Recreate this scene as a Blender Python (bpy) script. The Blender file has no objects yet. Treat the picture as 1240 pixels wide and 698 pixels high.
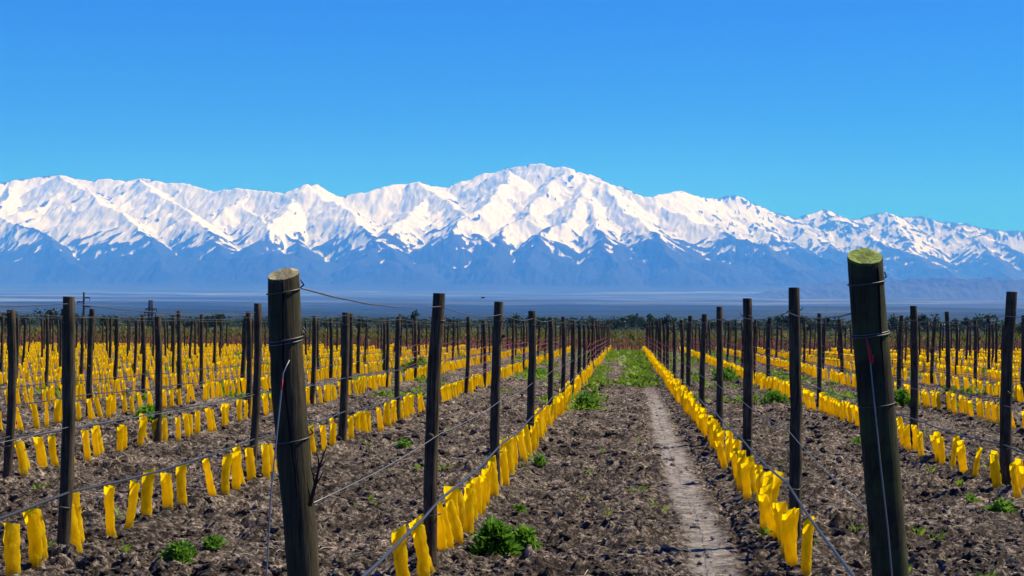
import bpy, math, random
import numpy as np
from mathutils import Vector, Matrix, Quaternion
R = math.radians
random.seed(7)
rng = np.random.default_rng(11)
scene = bpy.context.scene
COL = scene.collection

# ------------------------------------------------------------------ camera, sky, sun, exposure
PW, PH, F = 1240.0, 698.0, 1830.0          # the photograph's frame and focal length in its pixels
CAMH = 1.58
VP = (760.0, 398.0)                        # where the vine rows vanish
ROLL = 0.35

cam_data = bpy.data.cameras.new('camera')
cam = bpy.data.objects.new('camera', cam_data)
COL.objects.link(cam)
cam_data.sensor_fit = 'HORIZONTAL'
cam_data.sensor_width = 36.0
cam_data.lens = 36.0 * F / PW
cam_data.clip_start = 0.1
cam_data.clip_end = 300000.0

def cam_rot(yaw, pitch):
    return Matrix.Rotation(yaw, 3, 'Z') @ Matrix.Rotation(math.pi / 2 + pitch, 3, 'X') @ Matrix.Rotation(R(ROLL), 3, 'Z')

def solve_cam():
    yaw = pitch = 0.0
    for _ in range(30):
        d = cam_rot(yaw, pitch).transposed() @ Vector((0, 1, 0))
        px = PW / 2 + F * d.x / -d.z
        py = PH / 2 - F * d.y / -d.z
        yaw += (VP[0] - px) / F
        pitch += (VP[1] - py) / F
    return cam_rot(yaw, pitch)
CR = solve_cam()
cam.matrix_world = Matrix.Translation((0, 0, CAMH)) @ CR.to_4x4()
scene.camera = cam

SKY_TINT = (0.045, 0.465, 0.95, 1)
SUN_AZ, SUN_EL = 62.0, 50.0                # azimuth from +Y towards +X
world = bpy.data.worlds.new('World')
scene.world = world
world.use_nodes = True
wn = world.node_tree
bg = wn.nodes['Background']
sky = wn.nodes.new('ShaderNodeTexSky')
sky.sky_type = 'NISHITA'
sky.sun_disc = False
sky.sun_elevation = R(SUN_EL)
sky.sun_rotation = R(SUN_AZ)
sky.altitude = 3000.0
sky.air_density = 1.0
sky.dust_density = 0.0
sky.ozone_density = 3.0
hs = wn.nodes.new('ShaderNodeHueSaturation')
hs.inputs['Saturation'].default_value = 1.3
hs.inputs['Hue'].default_value = 0.515
hs.inputs['Value'].default_value = 1.0
wn.links.new(sky.outputs[0], hs.inputs['Color'])
tint = wn.nodes.new('ShaderNodeMix'); tint.data_type = 'RGBA'; tint.blend_type = 'MULTIPLY'
tint.inputs[0].default_value = 1.0; tint.inputs[7].default_value = SKY_TINT
wn.links.new(hs.outputs[0], tint.inputs[6])
wn.links.new(tint.outputs[2], bg.inputs['Color'])
bg.inputs['Strength'].default_value = 0.115

sun_dir = Vector((math.cos(R(SUN_EL)) * math.sin(R(SUN_AZ)), math.cos(R(SUN_EL)) * math.cos(R(SUN_AZ)), math.sin(R(SUN_EL))))
sl = bpy.data.lights.new('sun', 'SUN')
sl.energy = 5.0
sl.angle = R(0.53)
sl.color = (1.0, 0.97, 0.92)
so = bpy.data.objects.new('sun', sl)
so.rotation_euler = sun_dir.to_track_quat('Z', 'Y').to_euler()
so.location = (0, 0, 50)
COL.objects.link(so)

scene.view_settings.view_transform = 'Standard'
scene.view_settings.look = 'None'
scene.view_settings.exposure = 0.5
scene.view_settings.gamma = 1.0
scene.cycles.volume_bounces = 2
HAZE_DENSITY = 5.0e-5
HAZE_COLOR = (0.06, 0.28, 1.0, 1)

# ------------------------------------------------------------------ geometry helpers
def ray(px, py):
    return CR @ Vector(((px - PW / 2) / F, (PH / 2 - py) / F, -1.0))

def at_dist(px, py, Y):
    d = ray(px, py)
    return Vector((0, 0, CAMH)) + d * (Y / d.y)

def project(x, y, z):
    d = CR.transposed() @ Vector((x, y, z - CAMH))
    return PW / 2 + F * d.x / -d.z, PH / 2 - F * d.y / -d.z

def _hash(ix, iy, seed):
    h = (ix.astype(np.int64) * 374761393 + iy.astype(np.int64) * 668265263 + seed * 1442695041) & 0xFFFFFFFF
    h = ((h ^ (h >> 13)) * 1274126177) & 0xFFFFFFFF
    h = ((h ^ (h >> 16)) * 2246822519) & 0xFFFFFFFF
    return (h ^ (h >> 15)).astype(np.float64) / 4294967295.0

def perlin(x, y, seed=0):
    x = np.asarray(x, float); y = np.asarray(y, float)
    ix = np.floor(x); iy = np.floor(y)
    fx = x - ix; fy = y - iy
    u = fx * fx * fx * (fx * (fx * 6 - 15) + 10); v = fy * fy * fy * (fy * (fy * 6 - 15) + 10)
    def g(dx, dy):
        a = _hash(ix + dx, iy + dy, seed) * 2 * math.pi
        return np.cos(a) * (fx - dx) + np.sin(a) * (fy - dy)
    return 1.4 * ((g(0, 0) * (1 - u) + g(1, 0) * u) * (1 - v) + (g(0, 1) * (1 - u) + g(1, 1) * u) * v)

def fbm(x, y, seed=0, octs=4, gain=0.5):
    s = 0; a = 1.0; t = 0
    for i in range(octs):
        s = s + a * perlin(x * 2 ** i + i * 17.3, y * 2 ** i - i * 9.1, seed + i); t += a; a *= gain
    return s / t

def worley(x, y, seed=0):
    """distance to the nearest cell point, and that cell's random number"""
    ix = np.floor(x); iy = np.floor(y)
    best = np.full(x.shape, 9.0); rid = np.zeros(x.shape)
    for dx in (-1, 0, 1):
        for dy in (-1, 0, 1):
            cx = ix + dx; cy = iy + dy
            px = cx + _hash(cx, cy, seed); py = cy + _hash(cx, cy, seed + 1)
            d = np.hypot(px - x, py - y)
            m = d < best
            best = np.where(m, d, best); rid = np.where(m, _hash(cx, cy, seed + 2), rid)
    return best, rid

def sstep(a, b, x):
    t = np.clip((np.asarray(x, float) - a) / (b - a), 0, 1)
    return t * t * (3 - 2 * t)

def fast_mesh(name, V, Fc, smooth=False):
    V = np.asarray(V, np.float32); Fc = np.asarray(Fc, np.int32)
    n, k = Fc.shape
    me = bpy.data.meshes.new(name)
    me.vertices.add(len(V)); me.vertices.foreach_set('co', V.ravel())
    me.loops.add(n * k); me.loops.foreach_set('vertex_index', Fc.ravel())
    me.polygons.add(n)
    me.polygons.foreach_set('loop_start', np.arange(0, n * k, k, dtype=np.int32))
    me.polygons.foreach_set('use_smooth', np.full(n, smooth, dtype=bool))
    me.update(calc_edges=True)
    return me

def grid_faces(nr, nc):
    i = np.arange(nr - 1)[:, None] * nc + np.arange(nc - 1)[None, :]
    return np.stack([i, i + 1, i + nc + 1, i + nc], -1).reshape(-1, 4)

class MB:
    """collects shapes into one mesh"""
    def __init__(self): self.v = []; self.f = []; self.mi = []
    def tube(self, pts, rad, n=8, cap=True, wob=0.0, mat=0, ell=None):
        pts = [Vector(p) for p in pts]
        if not hasattr(rad, '__len__'): rad = [rad] * len(pts)
        base = len(self.v); N = len(pts)
        for i, p in enumerate(pts):
            t = (pts[min(i + 1, N - 1)] - pts[max(i - 1, 0)]).normalized()
            up = Vector((0, 0, 1)) if abs(t.z) < 0.9 else Vector((0, 1, 0))
            a = up.cross(t).normalized(); b = t.cross(a)
            for k in range(n):
                an = 2 * math.pi * k / n
                r = rad[i] * (1 + wob * (random.random() - 0.5) * 2)
                self.v.append(p + a * (r * math.cos(an)) + b * (r * math.sin(an) * (ell or 1)))
        for i in range(N - 1):
            for k in range(n):
                k2 = (k + 1) % n
                self.f.append((base + i * n + k, base + i * n + k2, base + (i + 1) * n + k2, base + (i + 1) * n + k)); self.mi.append(mat)
        if cap:
            self.f.append(tuple(base + k for k in range(n))[::-1]); self.mi.append(mat)
            self.f.append(tuple(base + (N - 1) * n + k for k in range(n))); self.mi.append(mat)
    def box(self, c, s, rot=0.0, mat=0):
        base = len(self.v); cx, cy, cz = c; sx, sy, sz = (q / 2 for q in s)
        ca, sa = math.cos(rot), math.sin(rot)
        for z in (-sz, sz):
            for x, y in ((-sx, -sy), (sx, -sy), (sx, sy), (-sx, sy)):
                self.v.append(Vector((cx + x * ca - y * sa, cy + x * sa + y * ca, cz + z)))
        for q in ((3, 2, 1, 0), (4, 5, 6, 7), (0, 1, 5, 4), (1, 2, 6, 5), (2, 3, 7, 6), (3, 0, 4, 7)):
            self.f.append(tuple(base + i for i in q)); self.mi.append(mat)
    def mesh(self, name, mats, smooth=True):
        me = bpy.data.meshes.new(name)
        me.from_pydata([tuple(v) for v in self.v], [], self.f)
        for m in (mats if isinstance(mats, (list, tuple)) else [mats]): me.materials.append(m)
        for p, mi in zip(me.polygons, self.mi):
            p.material_index = mi; p.use_smooth = smooth and len(p.vertices) == 4
        me.update()
        return me

def link(name, data, parent=None, loc=(0, 0, 0)):
    o = bpy.data.objects.new(name, data)
    COL.objects.link(o)
    o.location = loc
    if parent is not None: o.parent = parent
    return o

def tag(o, label=None, cat=None, group=None, kind=None):
    if label: o['label'] = label
    if cat: o['category'] = cat
    if group: o['group'] = group
    if kind: o['kind'] = kind
    return o

# ------------------------------------------------------------------ materials
class Mat:
    def __init__(self, name, rough=0.8, spec=0.3):
        self.m = bpy.data.materials.new(name); self.m.use_nodes = True
        self.t = self.m.node_tree; self.b = self.t.nodes['Principled BSDF']
        self.b.inputs['Roughness'].default_value = rough
        self.b.inputs['Specular IOR Level'].default_value = spec
    def n(self, typ, **kw):
        nd = self.t.nodes.new(typ)
        for k, v in kw.items(): setattr(nd, k, v)
        return nd
    def l(self, a, b): self.t.links.new(a, b)
    def coord(self, which='Object'):
        return self.n('ShaderNodeTexCoord').outputs[which]
    def pos(self):
        return self.n('ShaderNodeNewGeometry').outputs['Position']
    def mapping(self, vec, scale):
        mp = self.n('ShaderNodeMapping'); mp.inputs['Scale'].default_value = scale
        self.l(vec, mp.inputs['Vector']); return mp.outputs[0]
    def noise(self, vec, scale, detail=4, rough=0.6, dist=0.0):
        nd = self.n('ShaderNodeTexNoise'); nd.inputs['Scale'].default_value = scale
        nd.inputs['Detail'].default_value = detail; nd.inputs['Roughness'].default_value = rough
        nd.inputs['Distortion'].default_value = dist
        if vec is not None: self.l(vec, nd.inputs['Vector'])
        return nd.outputs['Fac']
    def vor(self, vec, scale, feature='F1'):
        nd = self.n('ShaderNodeTexVoronoi', feature=feature); nd.inputs['Scale'].default_value = scale
        self.l(vec, nd.inputs['Vector']); return nd.outputs['Distance']
    def ramp(self, fac, stops):
        nd = self.n('ShaderNodeValToRGB'); e = nd.color_ramp.elements
        while len(e) < len(stops): e.new(0.5)
        for el, (p, c) in zip(e, stops):
            el.position = p; el.color = (*c, 1) if len(c) == 3 else c
        self.l(fac, nd.inputs[0]); return nd.outputs[0]
    def mix(self, fac, a, b, blend='MIX'):
        nd = self.n('ShaderNodeMix', data_type='RGBA', blend_type=blend)
        for sock, v in ((nd.inputs[0], fac), (nd.inputs[6], a), (nd.inputs[7], b)):
            if hasattr(v, 'is_linked'): self.l(v, sock)
            elif isinstance(v, (int, float)): sock.default_value = v
            else: sock.default_value = (*v, 1)
        return nd.outputs[2]
    def math(self, op, a, b=0.0, c=0.0, clamp=False):
        nd = self.n('ShaderNodeMath', operation=op, use_clamp=clamp)
        for sock, v in zip(nd.inputs, (a, b, c)):
            if hasattr(v, 'is_linked'): self.l(v, sock)
            else: sock.default_value = v
        return nd.outputs[0]
    def maprange(self, v, a, b, c=0.0, d=1.0, smooth=True):
        nd = self.n('ShaderNodeMapRange', interpolation_type='SMOOTHSTEP' if smooth else 'LINEAR')
        self.l(v, nd.inputs[0])
        for i, q in enumerate((a, b, c, d)): nd.inputs[1 + i].default_value = q
        return nd.outputs[0]
    def bump(self, h, strength, dist):
        nd = self.n('ShaderNodeBump'); nd.inputs['Strength'].default_value = strength
        nd.inputs['Distance'].default_value = dist
        self.l(h, nd.inputs['Height']); self.l(nd.outputs[0], self.b.inputs['Normal'])
    def color(self, c):
        if hasattr(c, 'is_linked'): self.l(c, self.b.inputs['Base Color'])
        else: self.b.inputs['Base Color'].default_value = (*c, 1)
        return self.m

def flat(name, c, rough=0.7, spec=0.3, metal=0.0, var=0.0, scale=5.0):
    M = Mat(name, rough, spec); M.b.inputs['Metallic'].default_value = metal
    if var:
        f = M.noise(M.coord(), scale, 3)
        return M.color(M.ramp(f, [(0.25, tuple(q * (1 - var) for q in c)), (0.75, tuple(q * (1 + var) for q in c))]))
    return M.color(c)

def soil_mat():
    M = Mat('soil', 0.95, 0.1)
    p = M.pos()
    sep = M.n('ShaderNodeSeparateXYZ'); M.l(p, sep.inputs[0])
    x, y = sep.outputs[0], sep.outputs[1]
    n1 = M.noise(p, 19.0, 7, 0.8)
    n2 = M.noise(p, 0.9, 4, 0.6)
    base = M.ramp(n1, [(0.37, (0.014, 0.010, 0.008)), (0.5, (0.072, 0.056, 0.043)), (0.64, (0.43, 0.36, 0.295))])
    patch = M.ramp(n2, [(0.36, (0.52, 0.49, 0.48)), (0.5, (0.95, 0.93, 0.92)), (0.64, (1.55, 1.5, 1.46))])
    base = M.mix(1.0, base, patch, 'MULTIPLY')
    # compacted pale wheel track in the lane
    w = M.math('MULTIPLY', M.math('SUBTRACT', M.noise(M.mapping(p, (0.6, 0.6, 0.6)), 1.6, 3), 0.5), 0.22)
    w2 = M.math('MULTIPLY', M.math('SUBTRACT', M.noise(p, 9.0, 5, 0.7), 0.5), 0.24)
    d = M.math('ABSOLUTE', M.math('ADD', M.math('ADD', M.math('SUBTRACT', x, 0.575), w), w2))
    trk = M.maprange(M.math('ADD', d, M.math('MULTIPLY', M.math('SUBTRACT', M.noise(p, 24.0, 4, 0.7), 0.5), 0.18)), 0.09, 0.185, 1.0, 0.0)
    trk = M.math('MULTIPLY', trk, M.maprange(y, 30.0, 45.0, 1.0, 0.0))
    tcol = M.ramp(M.noise(p, 7.0, 7, 0.75), [(0.36, (0.10, 0.084, 0.072)), (0.5, (0.30, 0.26, 0.225)), (0.66, (0.54, 0.475, 0.42))])
    base = M.mix(M.math('MULTIPLY', trk, 0.85), base, tcol)
    # far plain: scrub, dry fields
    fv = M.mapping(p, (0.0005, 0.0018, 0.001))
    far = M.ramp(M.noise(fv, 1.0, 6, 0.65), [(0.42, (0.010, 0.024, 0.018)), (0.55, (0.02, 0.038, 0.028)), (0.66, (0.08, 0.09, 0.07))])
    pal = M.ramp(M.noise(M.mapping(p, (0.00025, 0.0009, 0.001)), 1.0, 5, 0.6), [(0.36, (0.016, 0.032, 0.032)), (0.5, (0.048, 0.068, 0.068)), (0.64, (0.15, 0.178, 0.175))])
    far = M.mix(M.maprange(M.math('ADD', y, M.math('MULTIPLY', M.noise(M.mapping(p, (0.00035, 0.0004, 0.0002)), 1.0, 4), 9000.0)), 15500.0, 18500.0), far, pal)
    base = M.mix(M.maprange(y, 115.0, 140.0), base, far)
    M.bump(M.noise(p, 26.0, 6, 0.75), 1.0, 0.035)
    return M.color(base)

def wood_mat(name, dark, light, moss=0.0):
    M = Mat(name, 0.9, 0.15)
    c = M.coord()
    info = M.n('ShaderNodeObjectInfo').outputs['Random']
    add = M.n('ShaderNodeVectorMath', operation='ADD'); M.l(c, add.inputs[0])
    comb = M.n('ShaderNodeCombineXYZ')
    for i in range(3): M.l(M.math('MULTIPLY', info, 13.0 + i * 7), comb.inputs[i])
    M.l(comb.outputs[0], add.inputs[1])
    v = M.mapping(add.outputs[0], (1.0, 1.0, 0.06))
    g = M.noise(v, 60.0, 6, 0.7, 0.6)
    g2 = M.noise(add.outputs[0], 7.0, 4)
    col = M.ramp(g, [(0.36, dark), (0.66, light)])
    col = M.mix(1.0, col, M.ramp(g2, [(0.3, (0.55, 0.52, 0.5)), (0.7, (1.25, 1.2, 1.15))]), 'MULTIPLY')
    col = M.mix(M.math('MULTIPLY', info, 0.35), col, (0.05, 0.055, 0.035))
    if moss: col = M.mix(M.math('MULTIPLY', M.maprange(M.noise(c, 5.0, 5), 0.45, 0.6), moss), col, (0.06, 0.08, 0.025))
    M.bump(g, 0.8, 0.008)
    return M.color(col)

def bag_mat():
    M = Mat('yellow_film', 0.45, 0.22)
    c = M.coord(); info = M.n('ShaderNodeObjectInfo').outputs['Random']
    n = M.noise(c, 14.0, 4, 0.6)
    a = M.ramp(n, [(0.3, (0.97, 0.64, 0.0)), (0.7, (1.0, 0.77, 0.003))])
    col = M.mix(M.math('MULTIPLY', info, 0.5), a, (0.95, 0.66, 0.0))
    sz = M.n('ShaderNodeSeparateXYZ'); M.l(c, sz.inputs[0])
    mud = M.math('MULTIPLY', M.maprange(M.math('ADD', sz.outputs[2], M.math('MULTIPLY', M.noise(c, 22.0, 4), 0.10)), 0.05, 0.11, 1.0, 0.0), 0.5)
    col = M.mix(mud, col, (0.30, 0.20, 0.08))
    tr = M.n('ShaderNodeBsdfTranslucent'); M.l(col, tr.inputs['Color'])
    M.bump(M.noise(M.mapping(c, (1, 1, 0.6)), 28.0, 4, 0.6, 1.6), 0.8, 0.018)
    M.color(col)
    mx = M.n('ShaderNodeMixShader'); mx.inputs[0].default_value = 0.70
    M.l(M.b.outputs[0], mx.inputs[1]); M.l(tr.outputs[0], mx.inputs[2])
    M.l(mx.outputs[0], M.t.nodes['Material Output'].inputs['Surface'])
    return M.m

def leaf_mat(name, a, b, c=None):
    M = Mat(name, 0.6, 0.25)
    n = M.noise(M.pos(), 2.3, 4, 0.7)
    nf = M.n('ShaderNodeTexWhiteNoise', noise_dimensions='3D')
    M.l(M.n('ShaderNodeNewGeometry').outputs['Position'], nf.inputs[0])
    col = M.ramp(n, [(0.3, a), (0.55, b), (0.75, c or b)])
    tr = M.n('ShaderNodeBsdfTranslucent'); M.l(col, tr.inputs['Color'])
    M.color(col)
    mx = M.n('ShaderNodeMixShader'); mx.inputs[0].default_value = 0.45
    M.l(M.b.outputs[0], mx.inputs[1]); M.l(tr.outputs[0], mx.inputs[2])
    M.l(mx.outputs[0], M.t.nodes['Material Output'].inputs['Surface'])
    return M.m

def mountain_mat():
    M = Mat('snowy_haze_blue_rock', 0.85, 0.1)
    geo = M.n('ShaderNodeNewGeometry'); p = geo.outputs['Position']
    sep = M.n('ShaderNodeSeparateXYZ'); M.l(p, sep.inputs[0])
    sn = M.n('ShaderNodeSeparateXYZ'); M.l(geo.outputs['Normal'], sn.inputs[0])
    z, x, nz = sep.outputs[2], sep.outputs[0], sn.outputs[2]
    att = M.n('ShaderNodeAttribute'); att.attribute_name = 'rocky'
    rocky = att.outputs['Fac']
    n1 = M.noise(p, 0.0006, 6, 0.6)
    n2 = M.noise(M.mapping(p, (1.5, 0.32, 0.32)), 0.0035, 6, 0.65)
    # height of the snowline with tongues, and steep rock ribs blown clear of snow
    hline = M.math('ADD', z, M.math('MULTIPLY', M.math('SUBTRACT', n1, 0.5), 900.0))
    hline = M.math('ADD', hline, M.math('MULTIPLY', M.math('SUBTRACT', n2, 0.5), 900.0))
    at2 = M.n('ShaderNodeAttribute'); at2.attribute_name = 'convex'
    at3 = M.n('ShaderNodeAttribute'); at3.attribute_name = 'rib'; rib = at3.outputs['Fac']
    cv = at2.outputs['Fac']                     # ribs are blown bare, gullies keep their snow
    hline = M.math('SUBTRACT', hline, M.math('MULTIPLY', cv, M.maprange(z, 1800.0, 3300.0, 5.5, 0.5)))
    snow_h = M.maprange(hline, 1950.0, 2150.0)
    thr = M.math('ADD', M.math('MULTIPLY', M.math('SUBTRACT', n2, 0.5), M.math('ADD', 0.42, M.math('MULTIPLY', rocky, 0.6))), nz)
    thr = M.math('SUBTRACT', M.math('SUBTRACT', thr, M.math('MULTIPLY', rocky, 0.17)), M.math('MULTIPLY', rib, 0.0075))
    steep = M.maprange(thr, 0.575, 0.635)
    snow = M.math('MULTIPLY', snow_h, steep)
    rock = M.ramp(M.noise(p, 0.0022, 6, 0.7), [(0.3, (0.010, 0.014, 0.018)), (0.7, (0.026, 0.030, 0.036))])  # rock darkened and cooled: part of the haze blue is painted into its colour
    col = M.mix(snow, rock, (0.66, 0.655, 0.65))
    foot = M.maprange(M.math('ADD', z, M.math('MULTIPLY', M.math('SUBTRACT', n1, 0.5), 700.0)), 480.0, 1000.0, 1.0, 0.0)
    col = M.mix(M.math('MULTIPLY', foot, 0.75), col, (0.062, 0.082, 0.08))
    M.bump(M.noise(M.mapping(p, (1.4, 0.35, 0.35)), 0.007, 6, 0.65), 0.45, 70.0)
    return M.color(col)

SOIL = soil_mat()
WOOD = wood_mat('weathered_wood', (0.009, 0.006, 0.004), (0.15, 0.108, 0.07))
WOOD_END = wood_mat('old_end_wood', (0.007, 0.005, 0.003), (0.11, 0.072, 0.038), 0.1)
WOOD_MOSSY = wood_mat('mossy_end_wood', (0.018, 0.014, 0.008), (0.065, 0.05, 0.03), 0.45)
CUT_PALE = wood_mat('cut_wood', (0.38, 0.32, 0.15), (0.72, 0.64, 0.38), 0.12)
CUT_GREEN = wood_mat('green_cut_wood', (0.20, 0.28, 0.05), (0.42, 0.52, 0.14), 0.15)
CRACK = flat('dark_crack', (0.008, 0.006, 0.005), 1.0)
BAG = bag_mat()
HOSE = flat('black_hose', (0.03, 0.03, 0.033), 0.45, 0.5)
WIRE = flat('dull_wire', (0.10, 0.09, 0.085), 0.55, 0.4, 0.6)
STEEL = flat('galvanised_wire', (0.20, 0.20, 0.205), 0.5, 0.5, 0.6)
RED = flat('red_twine', (0.45, 0.03, 0.05), 0.7)
RUST = flat('rusty_red_twine', (0.22, 0.03, 0.045), 0.8)
STRAW = flat('dry_straw', (0.42, 0.36, 0.24), 0.9, var=0.5, scale=3.0)
TWIG = flat('dry_twig', (0.035, 0.022, 0.014), 0.9)
WEED = leaf_mat('weed_leaf', (0.07, 0.17, 0.012), (0.14, 0.30, 0.02), (0.24, 0.40, 0.04))
GRASS = leaf_mat('grass_leaf', (0.11, 0.20, 0.012), (0.23, 0.36, 0.02), (0.38, 0.46, 0.05))
SHRUB = leaf_mat('shrub_leaf', (0.055, 0.06, 0.02), (0.17, 0.16, 0.035), (0.34, 0.29, 0.045))
TREE = leaf_mat('tree_leaf', (0.015, 0.03, 0.012), (0.035, 0.06, 0.02), (0.07, 0.10, 0.03))
BARK = flat('bark', (0.06, 0.045, 0.035), 0.9)
CANE = flat('bare_cane', (0.20, 0.075, 0.05), 0.9, var=0.4)
POLE = flat('grey_pole', (0.018, 0.018, 0.02), 0.8, var=0.2)
WHITE = flat('white_wall', (0.55, 0.54, 0.52), 0.8, var=0.08, scale=0.4)
ROOFM = flat('pale_sheet_roof', (0.34, 0.35, 0.37), 0.5, var=0.1, scale=0.4)
GLASS = flat('dark_window', (0.02, 0.025, 0.03), 0.15, 0.6)
BIRD = flat('dark_feather', (0.02, 0.02, 0.022), 0.8)

# ------------------------------------------------------------------ ground
ROWX = 2.44
FIELD_END = 100.0

def far_h(y):
    y = np.asarray(y, float)
    return np.interp(y, [0, 1200, 4000, 9000, 15000, 22000, 30000, 60000], [0, 0, 16, 105, 262, 450, 760, 1500])

def ground_low(x, y):
    """the shape of the ground without clods"""
    x = np.asarray(x, float); y = np.asarray(y, float)
    near = 1 - sstep(130, 400, y)
    d = np.abs(((x + ROWX * 0.0) / ROWX) - np.floor(x / ROWX) - 0.5) * ROWX      # distance to the vine row line
    berm = 0.05 * np.exp(-(d / 0.28) ** 2)
    fade = 1 - sstep(110, 140, y)
    h = near * 0.05 * fbm(x / 2.3, y / 3.0, 5, 2) + berm * fade
    farm = sstep(2500, 9000, y)
    h = h + far_h(y) + farm * 45 * fbm(x / 2600, y / 2600, 31, 4)
    return h

def clods(x, y):
    d = np.abs(x / ROWX - np.floor(x / ROWX) - 0.5) * ROWX
    trk = np.exp(-((x - 0.575 + 0.10 * fbm(x * 0 + 3.3, y / 2.0, 8, 2)) / 0.20) ** 4)
    wx = x + 0.05 * perlin(x * 6, y * 6, 41) + 0.018 * perlin(x * 19, y * 19, 43); wy = y + 0.05 * perlin(x * 6, y * 6, 42) + 0.018 * perlin(x * 19, y * 19, 44)
    rough = 0.45 + 0.55 * sstep(-0.25, 0.25, fbm(x / 1.1, y / 1.1, 61, 3))
    rough = rough * (1 - 0.70 * trk)
    h = 0.034 * fbm(x / 0.26, y / 0.26, 51, 5, 0.7)
    for sc, amp, sd in ((0.19, 0.075, 71), (0.10, 0.06, 81), (0.055, 0.036, 91)):
        f, r = worley(wx / sc, wy / sc, sd)
        dome = np.clip(1.25 - (f / (0.26 + 0.3 * r)), 0, 1) ** 0.8
        h = h + amp * dome * sstep(0.45, 0.95, r)
    h = h * rough + 0.012 * np.cos(x * 2 * math.pi / 0.61 + 0.8 * perlin(x * 0 + 2.2, y / 4, 46)) * (1 - trk)
    # cracked strip of mud blocks beside the right row
    cr = np.exp(-((x - 0.93) / 0.14) ** 4)
    f, r = worley(x / 0.13, y / 0.20, 101)
    block = np.clip((0.62 - f) / 0.18, 0, 1)
    h = h * (1 - 0.6 * cr) + cr * (0.055 * block * (0.4 + 0.6 * r) - 0.045)
    return h

def build_ground():
    ys = [-30.0, -10, 0, 4.0, 7.0]
    y = 8.6
    while y < 130: ys.append(y); y *= 1.0026
    while y < 40000: ys.append(y); y *= 1.035
    ys = np.array(ys)
    u = np.concatenate([np.linspace(-3.0, -0.50, 14)[:-1], np.linspace(-0.50, 0.34, 430), np.linspace(0.34, 3.0, 14)[1:]])
    yy = np.maximum(ys, 9.0)
    X = u[None, :] * yy[:, None]; Y = np.repeat(ys[:, None], len(u), 1)
    rs = np.random.default_rng(3)
    Z = ground_low(X, Y)
    near = (ys > 4) & (ys < 135)
    cl = clods(X[near], Y[near]) * (1 - sstep(110, 132, Y[near]))
    Z[near] += cl
    V = np.stack([X, Y, Z], -1).reshape(-1, 3)
    me = fast_mesh('ground', V, grid_faces(len(ys), len(u)), True)
    me.materials.append(SOIL)
    o = link('ground', me); tag(o, kind='structure')
build_ground()

def build_clods():
    r = np.random.default_rng(77)
    tpl = []
    import bmesh
    for i in range(10):
        bm = bmesh.new(); bmesh.ops.create_icosphere(bm, subdivisions=2, radius=1.0)
        V = np.array([v.co[:] for v in bm.verts]); Fc = np.array([[v.index for v in f.verts] for f in bm.faces]); bm.free()
        d = 1 + 0.9 * fbm(V[:, 0] * 1.2 + i * 9 + V[:, 2] * 0.7, V[:, 1] * 1.2 + V[:, 2] * 0.9, 900 + i, 3, 0.6)
        V = V * d[:, None] * np.array([1, r.uniform(0.7, 1.0), r.uniform(0.5, 0.75)])
        tpl.append((V, Fc))
    N = 34000
    y = 9.0 * (45 / 9.0) ** (r.uniform(0, 1, N) ** 1.25); x = r.uniform(-0.46, 0.31, N) * y
    m = fbm(x / 0.9, y / 0.9, 62, 3) + r.uniform(-0.35, 0.35, N)
    d = np.abs(x - 0.575)
    keep = (m > -0.05) & ((d > 0.22) | (r.uniform(0, 1, N) < 0.22) | (y > 40))
    x, y = x[keep], y[keep]
    z = ground_low(x, y) + clods(x, y)
    s = 0.009 + 0.036 * r.uniform(0, 1, len(x)) ** 4.0
    s = s * np.clip(y / 14, 1, 1.6)
    VV = []; FF = []; off = 0
    for i in range(len(x)):
        V, Fc = tpl[r.integers(10)]; a = r.uniform(0, 6.28); c, q = math.cos(a), math.sin(a)
        W = V * s[i]; W = np.stack([W[:, 0] * c - W[:, 1] * q, W[:, 0] * q + W[:, 1] * c, W[:, 2]], -1)
        VV.append(W + np.array([x[i], y[i], z[i] + s[i] * 0.15])); FF.append(Fc + off); off += len(V)
    me = fast_mesh('soil_clods', np.concatenate(VV), np.concatenate(FF), False); me.materials.append(SOIL)
    tag(link('soil_clods', me), 'loose clods of dry brown soil lying over the field', 'soil clods', None, 'stuff')
build_clods()

def build_straw():
    r = np.random.default_rng(78); mb = MB(); random.seed(78)
    for _ in range(900):
        y = 9.0 * (30 / 9.0) ** random.random(); x = random.uniform(-0.46, 0.31) * y
        z = float((ground_low(np.array([x]), np.array([y])) + clods(np.array([x]), np.array([y])))[0])
        a = random.uniform(0, 6.28); L = random.uniform(0.04, 0.16)
        dx, dy = math.cos(a) * L / 2, math.sin(a) * L / 2
        mb.tube([(x - dx, y - dy, z + 0.004), (x + random.uniform(-.01, .01), y, z + 0.018), (x + dx, y + dy, z + random.uniform(0.0, 0.03))], [0.003, 0.0035, 0.002], 4, False)
    tag(link('dry_straw', mb.mesh('dry_straw', STRAW)), 'pale dry stalks strewn over the brown soil', 'straw', None, 'stuff')
build_straw()

def gz(x, y): return float(ground_low(np.array([x]), np.array([y]))[0])

# ------------------------------------------------------------------ mountains
SKY = [(-160, 240), (-90, 232), (-40, 228), (0, 224), (40, 217), (75, 213), (98, 218), (128, 218), (150, 221), (168, 217), (215, 223), (245, 230), (262, 232),
       (290, 229), (318, 233), (345, 236), (362, 229), (379, 222), (395, 231), (420, 239), (450, 231), (480, 225), (508, 221), (530, 227),
       (552, 226), (585, 211), (612, 205), (644, 198), (668, 204), (688, 203), (712, 212), (740, 224), (770, 234), (790, 239), (808, 237),
       (825, 232), (845, 241), (870, 240), (890, 238), (915, 246), (935, 257), (965, 266), (985, 256), (1000, 254), (1030, 266), (1050, 262),
       (1072, 257), (1090, 264), (1112, 262), (1140, 270), (1165, 271), (1190, 277), (1215, 280), (1240, 281), (1300, 290), (1380, 296)]

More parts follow.
